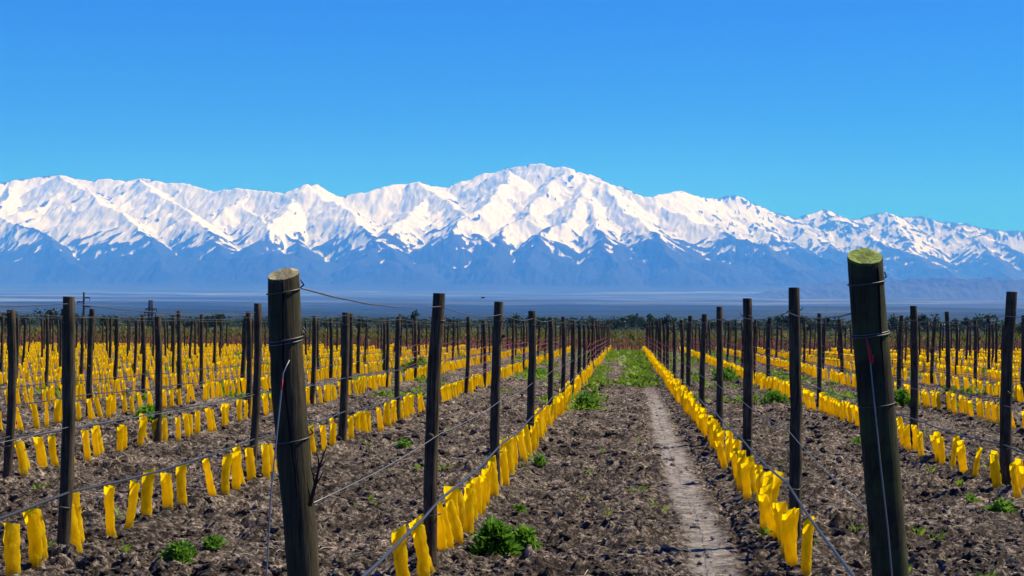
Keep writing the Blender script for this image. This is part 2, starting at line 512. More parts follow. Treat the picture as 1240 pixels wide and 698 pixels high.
def build_mountains():
    segs = []                                   # x0,y0,h0,x1,y1,h1,slope
    rr = random.Random(5)
    def addline(P, k):
        for a, b in zip(P[:-1], P[1:]): segs.append((a[0], a[1], a[2], b[0], b[1], b[2], k))
    def subspurs(P, n, ln, k, lvl):
        for _ in range(n):
            i = rr.randrange(len(P) - 1); t = rr.random()
            a, b = P[i], P[i + 1]
            p = [a[j] + (b[j] - a[j]) * t for j in range(3)]
            dx, dy = b[0] - a[0], b[1] - a[1]; L = math.hypot(dx, dy) or 1
            ang = math.atan2(dy, dx) + rr.choice((-1, 1)) * R(rr.uniform(40, 70))
            base = far_h(p[1]) + 150
            up = p[2] - base
            if up < 250: continue
            l2 = min(ln * rr.uniform(0.6, 1.3), up / 0.42)
            Q = []
            for s in (0, 0.35, 0.7, 1.0):
                a2 = ang + R(rr.uniform(-9, 9))
                x = p[0] + math.cos(a2) * l2 * s; y = p[1] + math.sin(a2) * l2 * s
                Q.append((x, y, p[2] - 20 * lvl - l2 * s * rr.uniform(0.40, 0.5)))
            addline(Q, k)
            if lvl < 3: subspurs(Q, 4 if lvl == 1 else 3, ln * 0.42, k * 1.08, lvl + 1)
    # crest traced from the photograph, at its own distance
    crest = []
    for px, py in SKY:
        Y = 42000 + 1500 * math.sin(px * 0.013) + (4500 if px > 800 else 0) * min(1, (px - 800) / 60 if px > 800 else 0)
        p = at_dist(px, py, Y); crest.append((p.x, p.y, p.z))
    fine = []
    for a, b in zip(crest[:-1], crest[1:]):
        for t in (0, 0.5): fine.append(tuple(a[j] + (b[j] - a[j]) * t + (rr.uniform(-35, 35) if t and j == 2 else 0) for j in range(3)))
    fine.append(crest[-1])
    addline(fine, 0.62)
    # big spurs running down towards the plain; (pixel, pixel, distance) along each
    spurs = [[(75, 214, 42000), (118, 240, 39500), (150, 262, 37000), (178, 290, 34500), (200, 325, 31000)],
             [(20, 222, 42500), (-10, 255, 39000), (60, 285, 35500), (90, 322, 31500)],
             [(168, 218, 42500), (200, 240, 40000), (236, 262, 37500), (262, 296, 34000), (290, 330, 31000)],
             [(262, 233, 42000), (310, 262, 39000), (352, 290, 35500), (380, 326, 31500)],
             [(379, 223, 41500), (352, 248, 39000), (325, 270, 36500), (300, 300, 33500)],
             [(379, 223, 41500), (405, 246, 39000), (436, 272, 36500), (470, 300, 33500), (500, 330, 31000)],
             [(508, 222, 42000), (545, 244, 39500), (562, 262, 37500), (590, 296, 34000), (600, 330, 31000)],
             [(530, 228, 42000), (500, 252, 39000), (470, 280, 36000), (430, 318, 32000)],
             [(612, 206, 42000), (600, 232, 39500), (575, 258, 37000), (545, 292, 34000)],
             [(690, 204, 42000), (665, 232, 39500), (636, 262, 37000), (604, 292, 34500), (590, 322, 31500)],
             [(712, 213, 42000), (705, 240, 38500), (690, 262, 36500), (660, 285, 34200), (640, 322, 31500)],
             [(712, 213, 42000), (745, 244, 38500), (775, 268, 36500), (800, 285, 34500), (830, 322, 31500)],
             [(700, 240, 38500), (722, 266, 36500), (730, 288, 34200), (745, 322, 31500)],
             [(770, 235, 42000), (820, 258, 39500), (868, 276, 37500), (925, 300, 34500), (965, 330, 31500)],
             [(845, 242, 45500), (900, 268, 42500), (950, 292, 39000), (1010, 320, 35500)],
             [(935, 258, 46000), (985, 286, 42500), (1035, 312, 38500), (1080, 338, 34000)],
             [(1000, 255, 46500), (1050, 280, 43000), (1100, 305, 39500), (1150, 332, 35500)],
             [(1072, 258, 46500), (1095, 282, 43500), (1110, 310, 39500)],
             [(1112, 263, 46500), (1160, 285, 43500), (1200, 310, 40000), (1230, 336, 36000)],
             [(1165, 272, 46500), (1200, 292, 43000), (1260, 318, 39000)]]
    for sp in spurs:
        P = [tuple(at_dist(*q)) for q in sp]
        Q = [P[0]]
        for a, b in zip(P[:-1], P[1:]):
            m = [(a[j] + b[j]) / 2 for j in range(3)]
            m[0] += rr.uniform(-160, 160); m[2] += rr.uniform(-60, 30)
            Q += [tuple(m), b]
        addline(Q, 0.60)
        subspurs(Q, 11, 2600, 0.66, 1)
    subspurs(crest, 46, 3600, 0.64, 1)
    # bare front hills
    for fr in ([(-120, 318), (-20, 316), (60, 322), (130, 312), (190, 308), (260, 318), (330, 308), (420, 322), (470, 318), (520, 322), (600, 330)],
               [(600, 326), (640, 318), (700, 322), (760, 314), (810, 320), (880, 318), (930, 328), (990, 330), (1060, 338)]):
        P = [tuple(at_dist(px, py, 32500 + 900 * math.sin(px * 0.05))) for px, py in fr]
        addline(P, 0.42); subspurs(P, 14, 2200, 0.5, 1)
    P = [tuple(at_dist(px, py, 23500)) for px, py in [(900, 372), (960, 358), (1010, 347), (1060, 343), (1110, 342), (1150, 338), (1200, 338), (1240, 342), (1320, 336), (1420, 340)]]
    addline(P, 0.16); subspurs(P, 8, 1800, 0.22, 1)

    cols = np.linspace(-200, 1440, 1250)
    tan = np.array([ (lambda d: d.x / d.y)(ray(c, 398)) for c in cols])
    Ys = np.linspace(20500, 50000, 400)
    X = tan[None, :] * Ys[:, None]; Y = np.repeat(Ys[:, None], len(cols), 1)
    wx = X + 420 * fbm(X / 2600, Y / 2600, 201, 3) + 110 * fbm(X / 620, Y / 620, 205, 2)
    wy = Y + 420 * fbm(X / 2600, Y / 2600, 211, 3) + 110 * fbm(X / 620, Y / 620, 215, 2)
    H = np.full(X.shape, -1e5)
    for (x0, y0, h0, x1, y1, h1, k) in segs:
        reach = max(h0, h1) / k
        r0 = np.searchsorted(Ys, min(y0, y1) - reach - 600); r1 = np.searchsorted(Ys, max(y0, y1) + reach + 600)
        if r1 <= r0: continue
        t0 = min((min(x0, x1) - reach - 600) / max(Ys[r0], 1) if (min(x0, x1) - reach) > 0 else (min(x0, x1) - reach - 600) / Ys[r0], 9)
        c_lo, c_hi = 0, len(cols)
        lo = min((min(x0, x1) - reach - 600) / Ys[r0], (min(x0, x1) - reach - 600) / Ys[r1 - 1])
        hi = max((max(x0, x1) + reach + 600) / Ys[r0], (max(x0, x1) + reach + 600) / Ys[r1 - 1])
        c_lo = np.searchsorted(tan, lo); c_hi = np.searchsorted(tan, hi)
        if c_hi <= c_lo: continue
        A = wx[r0:r1, c_lo:c_hi]; B = wy[r0:r1, c_lo:c_hi]
        dx, dy = x1 - x0, y1 - y0; L2 = dx * dx + dy * dy + 1e-6
        t = np.clip(((A - x0) * dx + (B - y0) * dy) / L2, 0, 1)
        d = np.hypot(A - x0 - t * dx, B - y0 - t * dy)
        h = h0 + (h1 - h0) * t - k * d
        np.maximum(H[r0:r1, c_lo:c_hi], h, out=H[r0:r1, c_lo:c_hi])
    base = far_h(Y) + 45 * fbm(X / 2600, Y / 2600, 31, 4)
    base = base - 60 + 90 * sstep(24000, 30000, Y)
    # gullies
    rid = 1 - np.abs(fbm(X / 700, Y / 1900, 221, 4, 0.5)) * 2.2
    H = H + np.clip(rid, -1, 1) * 60 - 45 + 6 * fbm(X / 260, Y / 260, 231, 4)
    rid2 = 1 - np.abs(fbm(wx / 240, wy / 1000, 241, 4, 0.55)) * 2.4
    H = H + np.clip(rid2, -1, 1) * 36
    q = 180.0
    m = np.maximum(H, base); H2 = m + q * np.log1p(np.exp(-np.abs(H - base) / q)) * 0.6
    edge = sstep(20500, 22500, Y)
    H2 = base - 60 * (1 - edge) + (H2 - base) * edge
    V = np.stack([X, Y, H2], -1).reshape(-1, 3)
    me = fast_mesh('mountain_range', V, grid_faces(len(Ys), len(cols)), True)
    at = me.attributes.new('rocky', 'FLOAT', 'POINT')
    pxs = np.repeat(cols[None, :], len(Ys), 0)
    rk = sstep(800, 930, pxs) * sstep(36000, 39000, Y) * 0.75 + 0.25 * sstep(930, 1000, pxs)
    at.data.foreach_set('value', rk.astype(np.float32).ravel())
    def blur(A, n):
        for ax in (0, 1):
            C = np.cumsum(np.concatenate([np.repeat(np.take(A, [0], ax), n + 1, ax), A, np.repeat(np.take(A, [-1], ax), n, ax)], ax), ax)
            k_ = 2 * n + 1; L_ = A.shape[ax]
            A = (np.take(C, range(k_, k_ + L_), ax) - np.take(C, range(0, L_), ax)) / k_
        return A
    conv = (H2 - blur(H2, 3)) * 1.6 + (H2 - blur(H2, 8)) * 0.8
    a2 = me.attributes.new('convex', 'FLOAT', 'POINT'); a2.data.foreach_set('value', conv.astype(np.float32).ravel())
    a3 = me.attributes.new('rib', 'FLOAT', 'POINT'); a3.data.foreach_set('value', (H2 - blur(H2, 2)).astype(np.float32).ravel())
    print('convex', np.percentile(conv[150:], [5, 25, 50, 75, 95]))
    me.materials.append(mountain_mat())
    tag(link('mountains', me), kind='structure')
build_mountains()

# ------------------------------------------------------------------ haze: blue air over the whole plain
def build_haze():
    mb = MB(); mb.box((0, 30000, 2600), (96000, 62000, 5204.0))
    me = mb.mesh('haze', [], False)
    m = bpy.data.materials.new('blue_air'); m.use_nodes = True
    t = m.node_tree; t.nodes.remove(t.nodes['Principled BSDF'])
    v = t.nodes.new('ShaderNodeVolumePrincipled')
    v.inputs['Color'].default_value = HAZE_COLOR
    v.inputs['Absorption Color'].default_value = (1, 1, 1, 1)
    v.inputs['Density'].default_value = HAZE_DENSITY
    v.inputs['Anisotropy'].default_value = 0.0
    t.links.new(v.outputs[0], t.nodes['Material Output'].inputs['Volume'])
    me.materials.append(m)
    tag(link('haze', me), kind='stuff')
build_haze()

# ------------------------------------------------------------------ posts, sleeves, hoses and wires along the rows
ORD = ['zeroth', 'first', 'second', 'third', 'fourth', 'fifth', 'sixth', 'seventh', 'eighth', 'ninth', 'tenth', 'eleventh', 'twelfth', 'thirteenth',
       'fourteenth', 'fifteenth', 'sixteenth', 'seventeenth', 'eighteenth', 'nineteenth', 'twentieth', 'twenty-first', 'twenty-second', 'twenty-third',
       'twenty-fourth', 'twenty-fifth', 'twenty-sixth', 'twenty-seventh', 'twenty-eighth', 'twenty-ninth', 'thirtieth']
def row_name(k):
    side = 'left' if k < 0 else 'right'
    return f'{ORD[abs(k)]} row {side} of the lane'
def row_x(k): return (abs(k) - 0.5) * ROWX * (1 if k > 0 else -1)

def post_mesh(v):
    random.seed(100 + v)
    h = 1.84 + random.uniform(-0.05, 0.05)
    mb = MB(); pts = []; rads = []
    r0 = random.uniform(0.040, 0.049); bx, by = random.uniform(-0.032, 0.032), random.uniform(-0.02, 0.02)
    for i in range(11):
        t = i / 10
        pts.append((bx * math.sin(t * 3.1) + random.uniform(-0.004, 0.004), by * math.sin(t * 4) + random.uniform(-0.003, 0.003), -0.25 + (h + 0.25) * t))
        rads.append(r0 * (1.10 - 0.16 * t) * random.uniform(0.96, 1.04))
    pts.append((pts[-1][0], pts[-1][1], h + 0.004)); rads.append(rads[-1] * 0.93)
    mb.tube(pts, rads, 13, True, 0.06)
    if v % 2 == 0:                               # a knot or stub of a branch
        a = random.uniform(0, 6.28); z = random.uniform(0.9, 1.6)
        mb.tube([(0.03 * math.cos(a), 0.03 * math.sin(a), z), (0.07 * math.cos(a), 0.07 * math.sin(a), z + 0.02)], [0.02, 0.013], 6)
    me = mb.mesh('vineyard_post', WOOD)
    return me, h
POSTS = [post_mesh(v) for v in range(9)]

def ring_mesh(name, r, z, rr, mat, tail=True, n=18):
    mb = MB(); pts = []
    for i in range(n + 1):
        a = 2 * math.pi * i / n
        pts.append((r * math.cos(a), r * math.sin(a), z + 0.006 * math.sin(a * 2)))
    mb.tube(pts, rr, 5, False)
    if tail: mb.tube([(r, 0, z), (r + 0.02, -0.012, z + 0.014), (r + 0.028, -0.02, z + 0.03)], rr, 5)
    return mb.mesh(name, mat)
TIE_TOP = ring_mesh('wire_tie', 0.047, 1.70, 0.0035, WIRE)
TIE_LOW = ring_mesh('wire_tie', 0.051, 0.42, 0.0045, WIRE)

ROWS = [k for k in range(-17, 12) if k != 0]
COLS = {-1: [524, 601, 640, 665, 679, 691, 700, 706.5, 712], 1: [962, 903, 870, 851, 835, 824.5, 815, 809, 802.6],
        -2: [76, 302, 414, 482], -3: [7, 189], 2: [1221, 1106, 1040, 991], 3: [1148]}
TOPS = {-1: [356, 366, 377, 385, 384, 389, 390, 393, 394], 1: [349, 362, 372, 381, 383, 388, 390, 391, 393],
        -2: [360, 368, 379, 384], -3: [376, 383], 2: [354, 371, 374, 380], 3: [378]}
def column_y(k, px):
    d = ray(px, 520); return row_x(k) * d.y / d.x
SPEC = {k: [column_y(k, px) for px in v] for k, v in COLS.items()}
print({k: [round(q, 1) for q in v] for k, v in SPEC.items()})
LEAN = {(-2, 0): 1.3, (-3, 0): 1.4, (-1, 0): 1.2, (1, 0): -0.2, (2, 0): 1.0}
HEIGHT = {(1, 0): 1.0, (-1, 0): 1.0}
post_y = {k: [] for k in ROWS}
n_posts = 0
for k in ROWS:
    ys = list(SPEC.get(k, []))
    y = ys[-1] + 4.75 if ys else 9.7 + random.uniform(-0.6, 0.6)
    while y < FIELD_END:
        ys.append(y); y += 4.75 + random.uniform(-0.25, 0.25)
    i = 0
    for y in ys:
        x = row_x(k) + random.uniform(-0.06, 0.06)
        if i < len(COLS.get(k, [])): x = row_x(k)
        px, _ = project(x, y, 1.0)
        if not (-9 < px < 1249): continue
        v = (i * 5 + k * 3 + random.randrange(3)) % 9
        me, h = POSTS[v]
        o = link('vineyard_post', me, None, (x, y, gz(x, y) - 0.05))
        lean = LEAN.get((k, i), random.gauss(0.5, 0.5) if i < len(COLS.get(k, [])) else random.gauss(0.7, 1.2))
        o.rotation_euler = (R(random.gauss(0, 0.8)), R(lean), random.uniform(0, 6.28) if False else 0)
        s = random.uniform(0.97, 1.03); o.scale = (s * random.uniform(0.9, 1.12), s, (0.985 if k < 0 else 1.025) * random.uniform(0.985, 1.015))
        if i < len(COLS.get(k, [])):
            o.scale.z = (at_dist(COLS[k][i], TOPS[k][i], y).z - o.location.z) / h
        post_y[k].append((y, x)); i += 1; n_posts += 1
        far = 'slim dark' if y > 45 else 'dark weathered'
        o['_i'] = i
        first = 2 if k in (-1, 1) else 1
        tag(o, f'{far} wooden post, {ORD[i + first - 1]} from the camera in the {row_name(k)}', 'post', 'wooden posts standing along the vine rows')
        del o['_i']
        if y < 30:
            a = link('wire_tie', TIE_TOP, o); b = link('wire_tie', TIE_LOW, o)
            a.rotation_euler.z = random.uniform(0, 6.28); b.rotation_euler.z = random.uniform(0, 6.28)
            a.location.z = h - 1.87

# --- the two thick end posts in front
def end_post(name, top, foot, rad, wood, cut, loops, seed, bulges, label):
    random.seed(seed)
    T, B = Vector(top), Vector(foot)
    root = link(name, None, None, B); tag(root, label, 'post', 'thick end posts of the two rows beside the lane')
    mb = MB(); pts = []; rads = []; N = 26
    def axis(t):
        p = (T - B) * t
        return Vector((p.x + bulges[0] * math.sin(t * 5.2), p.y + 0.006 * math.sin(t * 7), p.z))
    def radius(t): return rad * (1.06 - 0.06 * t + bulges[1] * math.sin(t * 9 + seed))
    nn = 28
    prof = [random.uniform(-0.03, 0.03) for _ in range(nn)]
    verts = []
    for i in range(N):
        t = -0.1 + 1.1 * i / (N - 1); c = axis(t)
        for k in range(nn):
            a = 2 * math.pi * k / nn
            r = radius(t) * (1 + prof[k] + (0.022 if seed == 1 else 0.012) * math.sin(k * 2.3 + t * 40) + random.uniform(-0.012, 0.012) + (0.05 * max(0, math.sin(t * 31)) ** 3 if seed == 1 and k in (26, 27, 0, 1, 2) else 0))
            verts.append(c + Vector((r * math.cos(a), r * math.sin(a), 0)))
    slope = 0.10 if seed == 1 else 0.02
    cant = 0.40 if seed == 1 else 0.50
    for k in range(nn):                          # chamfered, slightly sloping cut
        q_ = verts[(N - 1) * nn + k]; q_.z += slope * (q_.x - axis(1).x) + cant * (q_.y - axis(1).y)
    top_ring = [v.copy() for v in verts[(N - 1) * nn:]]
    mb.v = verts
    for i in range(N - 1):
        for k in range(nn):
            k2 = (k + 1) % nn
            mb.f.append((i * nn + k, i * nn + k2, (i + 1) * nn + k2, (i + 1) * nn + k)); mb.mi.append(0)
    link('shaft', mb.mesh('shaft', wood), root)
    # cut end
    mc = MB(); c = axis(1)
    cen = Vector((c.x, c.y, c.z + 0.004)); mc.v = [cen]
    for s, dz in ((0.55, 0.004), (0.97, 0.003), (1.004, -0.006)):
        mc.v += [Vector((c.x + (v.x - c.x) * s, c.y + (v.y - c.y) * s, v.z + dz + random.uniform(-0.001, 0.001))) for v in top_ring]
    for k in range(nn):
        k2 = (k + 1) % nn
        mc.f.append((0, 1 + k, 1 + k2)); mc.mi.append(0)
        for j in (0, 1):
            mc.f.append((1 + j * nn + k, 1 + (j + 1) * nn + k, 1 + (j + 1) * nn + k2, 1 + j * nn + k2)); mc.mi.append(0)
    link('cut_top', mc.mesh('cut_top', cut, False), root)
    # long split in the wood facing the lane's near end
    ms = MB(); pts = []; rads = []
    a0 = -math.pi / 2 + (0.12 if seed == 1 else 0.55)
    t0 = 0.45 if seed == 1 else 0.74
    t1 = 0.984 if seed == 1 else 0.975
    for i in range(22):
        t = t0 + (t1 - t0) * i / 21; c = axis(t); a = a0 + 0.10 * math.sin(t * 14) + random.uniform(-0.02, 0.02)
        rr_ = radius(t) * 0.985
        pts.append((c.x + rr_ * math.cos(a), c.y + rr_ * math.sin(a), c.z + (0.003 if i == 21 else 0)))
        rads.append(rad * (0.015 + 0.075 * math.sin(min(1, i / 20 + 0.15) * 1.6) * random.uniform(0.8, 1.2)))
    ms.tube(pts, rads, 6)
    link('split', ms.mesh('split', CRACK), root)
    for t, mat, rr_ in loops:
        ml = MB(); c = axis(t); P = []
        for i in range(33):
            a = 2 * math.pi * i / 32; rr2 = radius(t) * 1.035 + rr_ * 0.6
            P.append((c.x + rr2 * math.cos(a), c.y + rr2 * math.sin(a), c.z + 0.012 * math.cos(a - 0.6)))
        ml.tube(P, rr_, 6, False)
        ml.tube([P[3], tuple(Vector(P[3]) + Vector((0.02, -0.02, 0.012))), tuple(Vector(P[3]) + Vector((0.012, -0.035, 0.03)))], rr_, 5)
        link('wire_loop', ml.mesh('wire_loop', mat), root)
    return root, axis, radius

pl_top = at_dist(347, 333, 5.3); pl_bot = at_dist(372, 945, 5.3)
L_END, l_axis, l_rad = end_post('end_post', pl_top, (pl_bot.x, pl_bot.y, gz(pl_bot.x, pl_bot.y)), 0.056, WOOD_END, CUT_PALE,
        [(0.965, WIRE, 0.003), (0.865, WIRE, 0.0035), (0.858, STEEL, 0.0015), (0.655, WIRE, 0.003)], 1, (0.014, 0.03),
        'thick cracked end post with pale cut top, wire loops and a broken twig')
pr_top = at_dist(1049, 311, 6.0); pr_bot = at_dist(1090, 878, 6.0)
R_END, r_axis, r_rad = end_post('end_post', pr_top, (pr_bot.x, pr_bot.y, gz(pr_bot.x, pr_bot.y)), 0.0675, WOOD_MOSSY, CUT_GREEN,
        [(0.945, WIRE, 0.0032), (0.835, WIRE, 0.0035), (0.84, STEEL, 0.0015), (0.69, WIRE, 0.002)], 2, (0.006, 0.012),
        'thick leaning end post with moss-green cut top on the right')
post_y[-1].insert(0, (5.3, pl_bot.x)); post_y[1].insert(0, (6.0, pr_bot.x))

def post_thing_wire(name, pts, rr_, mat, label, cat='wire'):
    mb = MB(); mb.tube(pts, rr_, 6)
    o = link(name, mb.mesh(name, mat)); tag(o, label, cat); return o
# wires hanging down the two end posts
lb = Vector(L_END.location); rb = Vector(R_END.location)
P = [at_dist(350, 436, 5.22), at_dist(343, 452, 5.2), at_dist(340, 480, 5.18), at_dist(336, 520, 5.16), at_dist(328, 600, 5.1), at_dist(323, 690, 5.05), at_dist(318, 800, 5.0), at_dist(314, 930, 4.95)]
w = post_thing_wire('tie_down_wire', P, 0.0028, STEEL, 'slack silver wire hanging down beside the cracked left end post')
mb = MB(); mb.tube([P[1], P[1] * 0.5 + P[2] * 0.5, P[2]], [0.002, 0.0034, 0.002], 6)
link('red_binding', mb.mesh('red_binding', RED), w)
P = [at_dist(1049, 408, 5.925), at_dist(1053, 425, 5.92), at_dist(1055, 450, 5.915), at_dist(1060, 500, 5.91), at_dist(1066, 560, 5.905), at_dist(1075, 640, 5.9), at_dist(1084, 740, 5.89), at_dist(1092, 850, 5.88)]
w = post_thing_wire('tie_down_wire', P, 0.003, STEEL, 'taut pale wire hanging down the front of the green-topped right end post')
mb = MB(); mb.tube([P[0], P[1], P[1] * 0.4 + P[2] * 0.6], [0.004, 0.007, 0.004], 6)
mb.tube([P[1], P[1] + Vector((0.012, -0.01, -0.02)), P[1] + Vector((0.008, -0.012, -0.05))], 0.003, 5)
link('red_binding', mb.mesh('red_binding', RED), w)
# dry twig on the left end post
mb = MB()
q = [at_dist(375, 612, 5.25), at_dist(381, 590, 5.22), at_dist(386, 568, 5.2), at_dist(396, 540, 5.18)]
mb.tube(q, [0.009, 0.007, 0.0045, 0.002], 6)
for i, (px, py) in ((1, (392, 570)), (1, (376, 565)), (2, (383, 545)), (2, (394, 558)), (0, (372, 585))):
    e = at_dist(px, py, 5.17); mb.tube([q[i], (q[i] + e) / 2 + Vector((0.003, 0, 0.002)), e], [0.004, 0.0028, 0.0012], 5)
twig = link('dry_twig', mb.mesh('dry_twig', TWIG)); tag(twig, 'bare broken twig caught on the cracked left end post', 'twig')

# --- yellow sleeves
def bag_mesh_data(v, lod=0):
    r = random.Random(300 + v)
    h = r.uniform(0.31, 0.365); w = r.uniform(0.036, 0.044); d = r.uniform(0.024, 0.036)
    n, m = (18, 12) if lod == 0 else (6, 3)
    tw = r.uniform(-0.35, 0.35); slant = r.uniform(-0.4, 0.4); bend = r.uniform(-0.02, 0.02)
    ph = [r.uniform(0, 6.28) for _ in range(4)]
    V = []
    for i in range(m):
        t = i / (m - 1)
        ww = w * (1 + 0.06 * math.sin(t * 4 + ph[0]) + 0.10 * t * math.sin(ph[3])); dd = d * (1 + 0.22 * math.sin(t * 4 + ph[1])) * (1.0 - 0.25 * t)
        for k in range(n):
            a = 2 * math.pi * k / n
            ca, sa = math.cos(a), math.sin(a)
            x = ww * math.copysign(abs(ca) ** 0.8, ca); y = dd * math.copysign(abs(sa) ** 0.9, sa)
            cr = 0.0028 * math.sin(k * 1.7 + t * 11 + ph[2]) + 0.0032 * math.sin(k * 0.7 - t * 23 + ph[1]) + r.uniform(-0.002, 0.002)
            x += cr * ca; y += cr * sa * 1.6
            c2, s2 = math.cos(tw * t), math.sin(tw * t)
            z = -0.05 + (h + 0.05) * t + (slant * x * t if t > 0.6 else 0) + (r.uniform(-0.004, 0.004) if t == 1 else 0)
            V.append((x * c2 - y * s2 + bend * math.sin(t * 3.14), x * s2 + y * c2, z))
    Fc = [(i * n + k, i * n + (k + 1) % n, (i + 1) * n + (k + 1) % n, (i + 1) * n + k) for i in range(m - 1) for k in range(n)]
    return np.array(V), np.array(Fc)
BAGS = []
for v in range(12):
    V, Fc = bag_mesh_data(v)
    me = fast_mesh('vine_sleeve', V, Fc, True); me.materials.append(BAG); BAGS.append(me)
BAGS_LOW = [bag_mesh_data(v, 1) for v in range(8)]

random.seed(21)
spots = []
for k in ROWS:
    y = (8.9 if k == 1 else 8.2) + random.uniform(0, 0.3)
    side = -0.10 if k > 0 else 0.02
    gap = 0.0
    while y < FIELD_END + 2:
        y += (0.32 if k == -1 else 0.33 if k == 1 else 0.39 if y < 26 else 0.33) * random.uniform(0.78, 1.22)
        if random.random() < (0.02 if abs(k) < 2 else 0.06): continue
        x = row_x(k) + side + random.gauss(0, 0.035)
        if abs(k) > 2 and fbm(np.array([x / 5.0]), np.array([y / 9.0]), 77, 2)[0] < -0.42: continue
        px, py = project(x, y, 0.2)
        margin = 60 if y > 12 else 20
        if not (-margin < px < 1240 + margin): continue
        lean = random.gauss(-5.5 if k < 0 else -3.0, 5.0); fore = random.gauss(2, 6)
        hidden = project(x, y, 0.38)[1] > 697 or not (-7 < px < 1247)
        spots.append((y, x, k, R(fore), R(lean), random.uniform(-0.9, 0.9), random.uniform(0.92, 1.08), hidden))
spots.sort()
LIMIT = 296; made = 0; low = []
count = {}
for (y, x, k, fore, lean, rz, s, hidden) in spots:
    if hidden and y < 60 and project(x, y, 0.38)[1] > 697: continue
    if hidden or made >= LIMIT: low.append((y, x, fore, lean, rz, s)); continue
    made += 1
    o = link('vine_sleeve', random.choice(BAGS), None, (x, y, gz(x, y) + 0.02))
    o.rotation_euler = (fore, lean, rz); o.scale = (s * random.uniform(0.92, 1.05), s, s)
    py = post_y[k]
    n_before = sum(1 for (yy, _) in py if yy <= y)
    count[(k, n_before)] = count.get((k, n_before), 0) + 1
    c = ORD[count[(k, n_before)]]
    st = 'tilted ' if abs(lean) > R(10) else ('upright ' if abs(lean) < R(3) else '')
    lab = (f'{st}yellow sleeve, {c} beyond {ORD[n_before]} post of the {row_name(k)}' if n_before
           else f'{st}yellow sleeve, {c} before first post of the {row_name(k)}')
    tag(o, lab, 'plant sleeve', 'yellow sleeves round the young vines')
VV = []; FF = []; off = 0
for (y, x, fore, lean, rz, s) in low:
    V, Fc = BAGS_LOW[random.randrange(8)]
    M = np.array((Matrix.Rotation(rz, 3, 'Z') @ Matrix.Rotation(lean, 3, 'Y') @ Matrix.Rotation(fore, 3, 'X')))
    VV.append((V * s) @ M.T + np.array([x, y, gz(x, y) + 0.02])); FF.append(Fc + off); off += len(V)
me = fast_mesh('far_sleeves', np.concatenate(VV), np.concatenate(FF), True); me.materials.append(BAG)
tag(link('far_vine_sleeves', me), 'distant yellow sleeves filling the far part of the vineyard rows', 'plant sleeves', None, 'stuff')

# --- drip hoses and trellis wires
def along(k, hgt, sag, rr_, mat, name, jit=0.0, n=5, end=FIELD_END, start=None):
    P = []; py = [p for p in post_y[k]]
    if start is not None: py = [p for p in py if p[0] >= start]
    y0 = py[0]
    if k not in (-1, 1): py = [(y0[0] - 4.7, row_x(k))] + py
    random.seed(k * 31 + int(hgt * 100))
    hh = hgt if not callable(hgt) else hgt(5)
    if k in (-1, 1) and start is None:
        base_, ax_ = (lb, l_axis) if k < 0 else (rb, r_axis)
        q_ = ax_(min(0.96, (hh + (0.06 if hh > 1.5 else 0)) / 1.87))
        py[0] = (base_.y + q_.y, base_.x + q_.x - 0.05 * (1 if k < 0 else -1))
    for (ya, xa), (yb, xb) in zip(py[:-1], py[1:]):
        ga, gb = gz(xa, ya), gz(xb, yb)
        h0 = hgt(ya) if callable(hgt) else hgt; h1 = hgt(yb) if callable(hgt) else hgt
        for i in range(n):
            t = i / n
            y = ya + (yb - ya) * t; x = xa + (xb - xa) * t + 0.05 * (1 if k < 0 else -1)
            P.append((x, y, h0 + (h1 - h0) * t - sag * 4 * t * (1 - t) + random.uniform(-jit, jit) + ga + (gb - ga) * t))
    mb = MB(); mb.tube(P, rr_, 6)
    return link(name, mb.mesh(name, mat))
HH = {-1: 0.45, 1: 0.41, -2: 0.43, 2: 0.42}
for k in (-5, -4, -3, -2, -1, 1, 2, 3, 4):
    o = along(k, HH.get(k, 0.43), 0.03, 0.009, HOSE, 'drip_hose', 0.006)
    tag(o, f'black irrigation hose strung low along the {row_name(k)}', 'hose', 'black drip hoses along the rows')
for k in (-4, -3, -2, -1, 1, 2, 3, 4):
    o = along(k, 1.66, 0.04, 0.0032, WIRE, 'trellis_wire', 0.001)
    tag(o, f'thin dark top wire stretched between post tops of the {row_name(k)}', 'wire', 'top trellis wires')
for k in (-2, -1, 1, 2):
    o = along(k, 0.86 if k < 0 else 0.80, 0.02, 0.0024, STEEL, 'trellis_wire', 0.001)
    tag(o, f'pale middle wire stretched at knee height along the {row_name(k)}', 'wire', 'pale middle trellis wires')
for k in (-3, -2, -1, 1, 2, 3, 4):
    for hgt, ww in ((1.05, 'upper'), (0.86, 'second'), (0.68, 'third'), (0.5, 'lowest')):
        o = along(k, hgt, 0.05, 0.0075, RUST, 'red_twine', 0.02, start=38.0)
        tag(o, f'{ww} reddish twine strung along the far half of the {row_name(k)}', 'twine', 'reddish twines on the far posts')

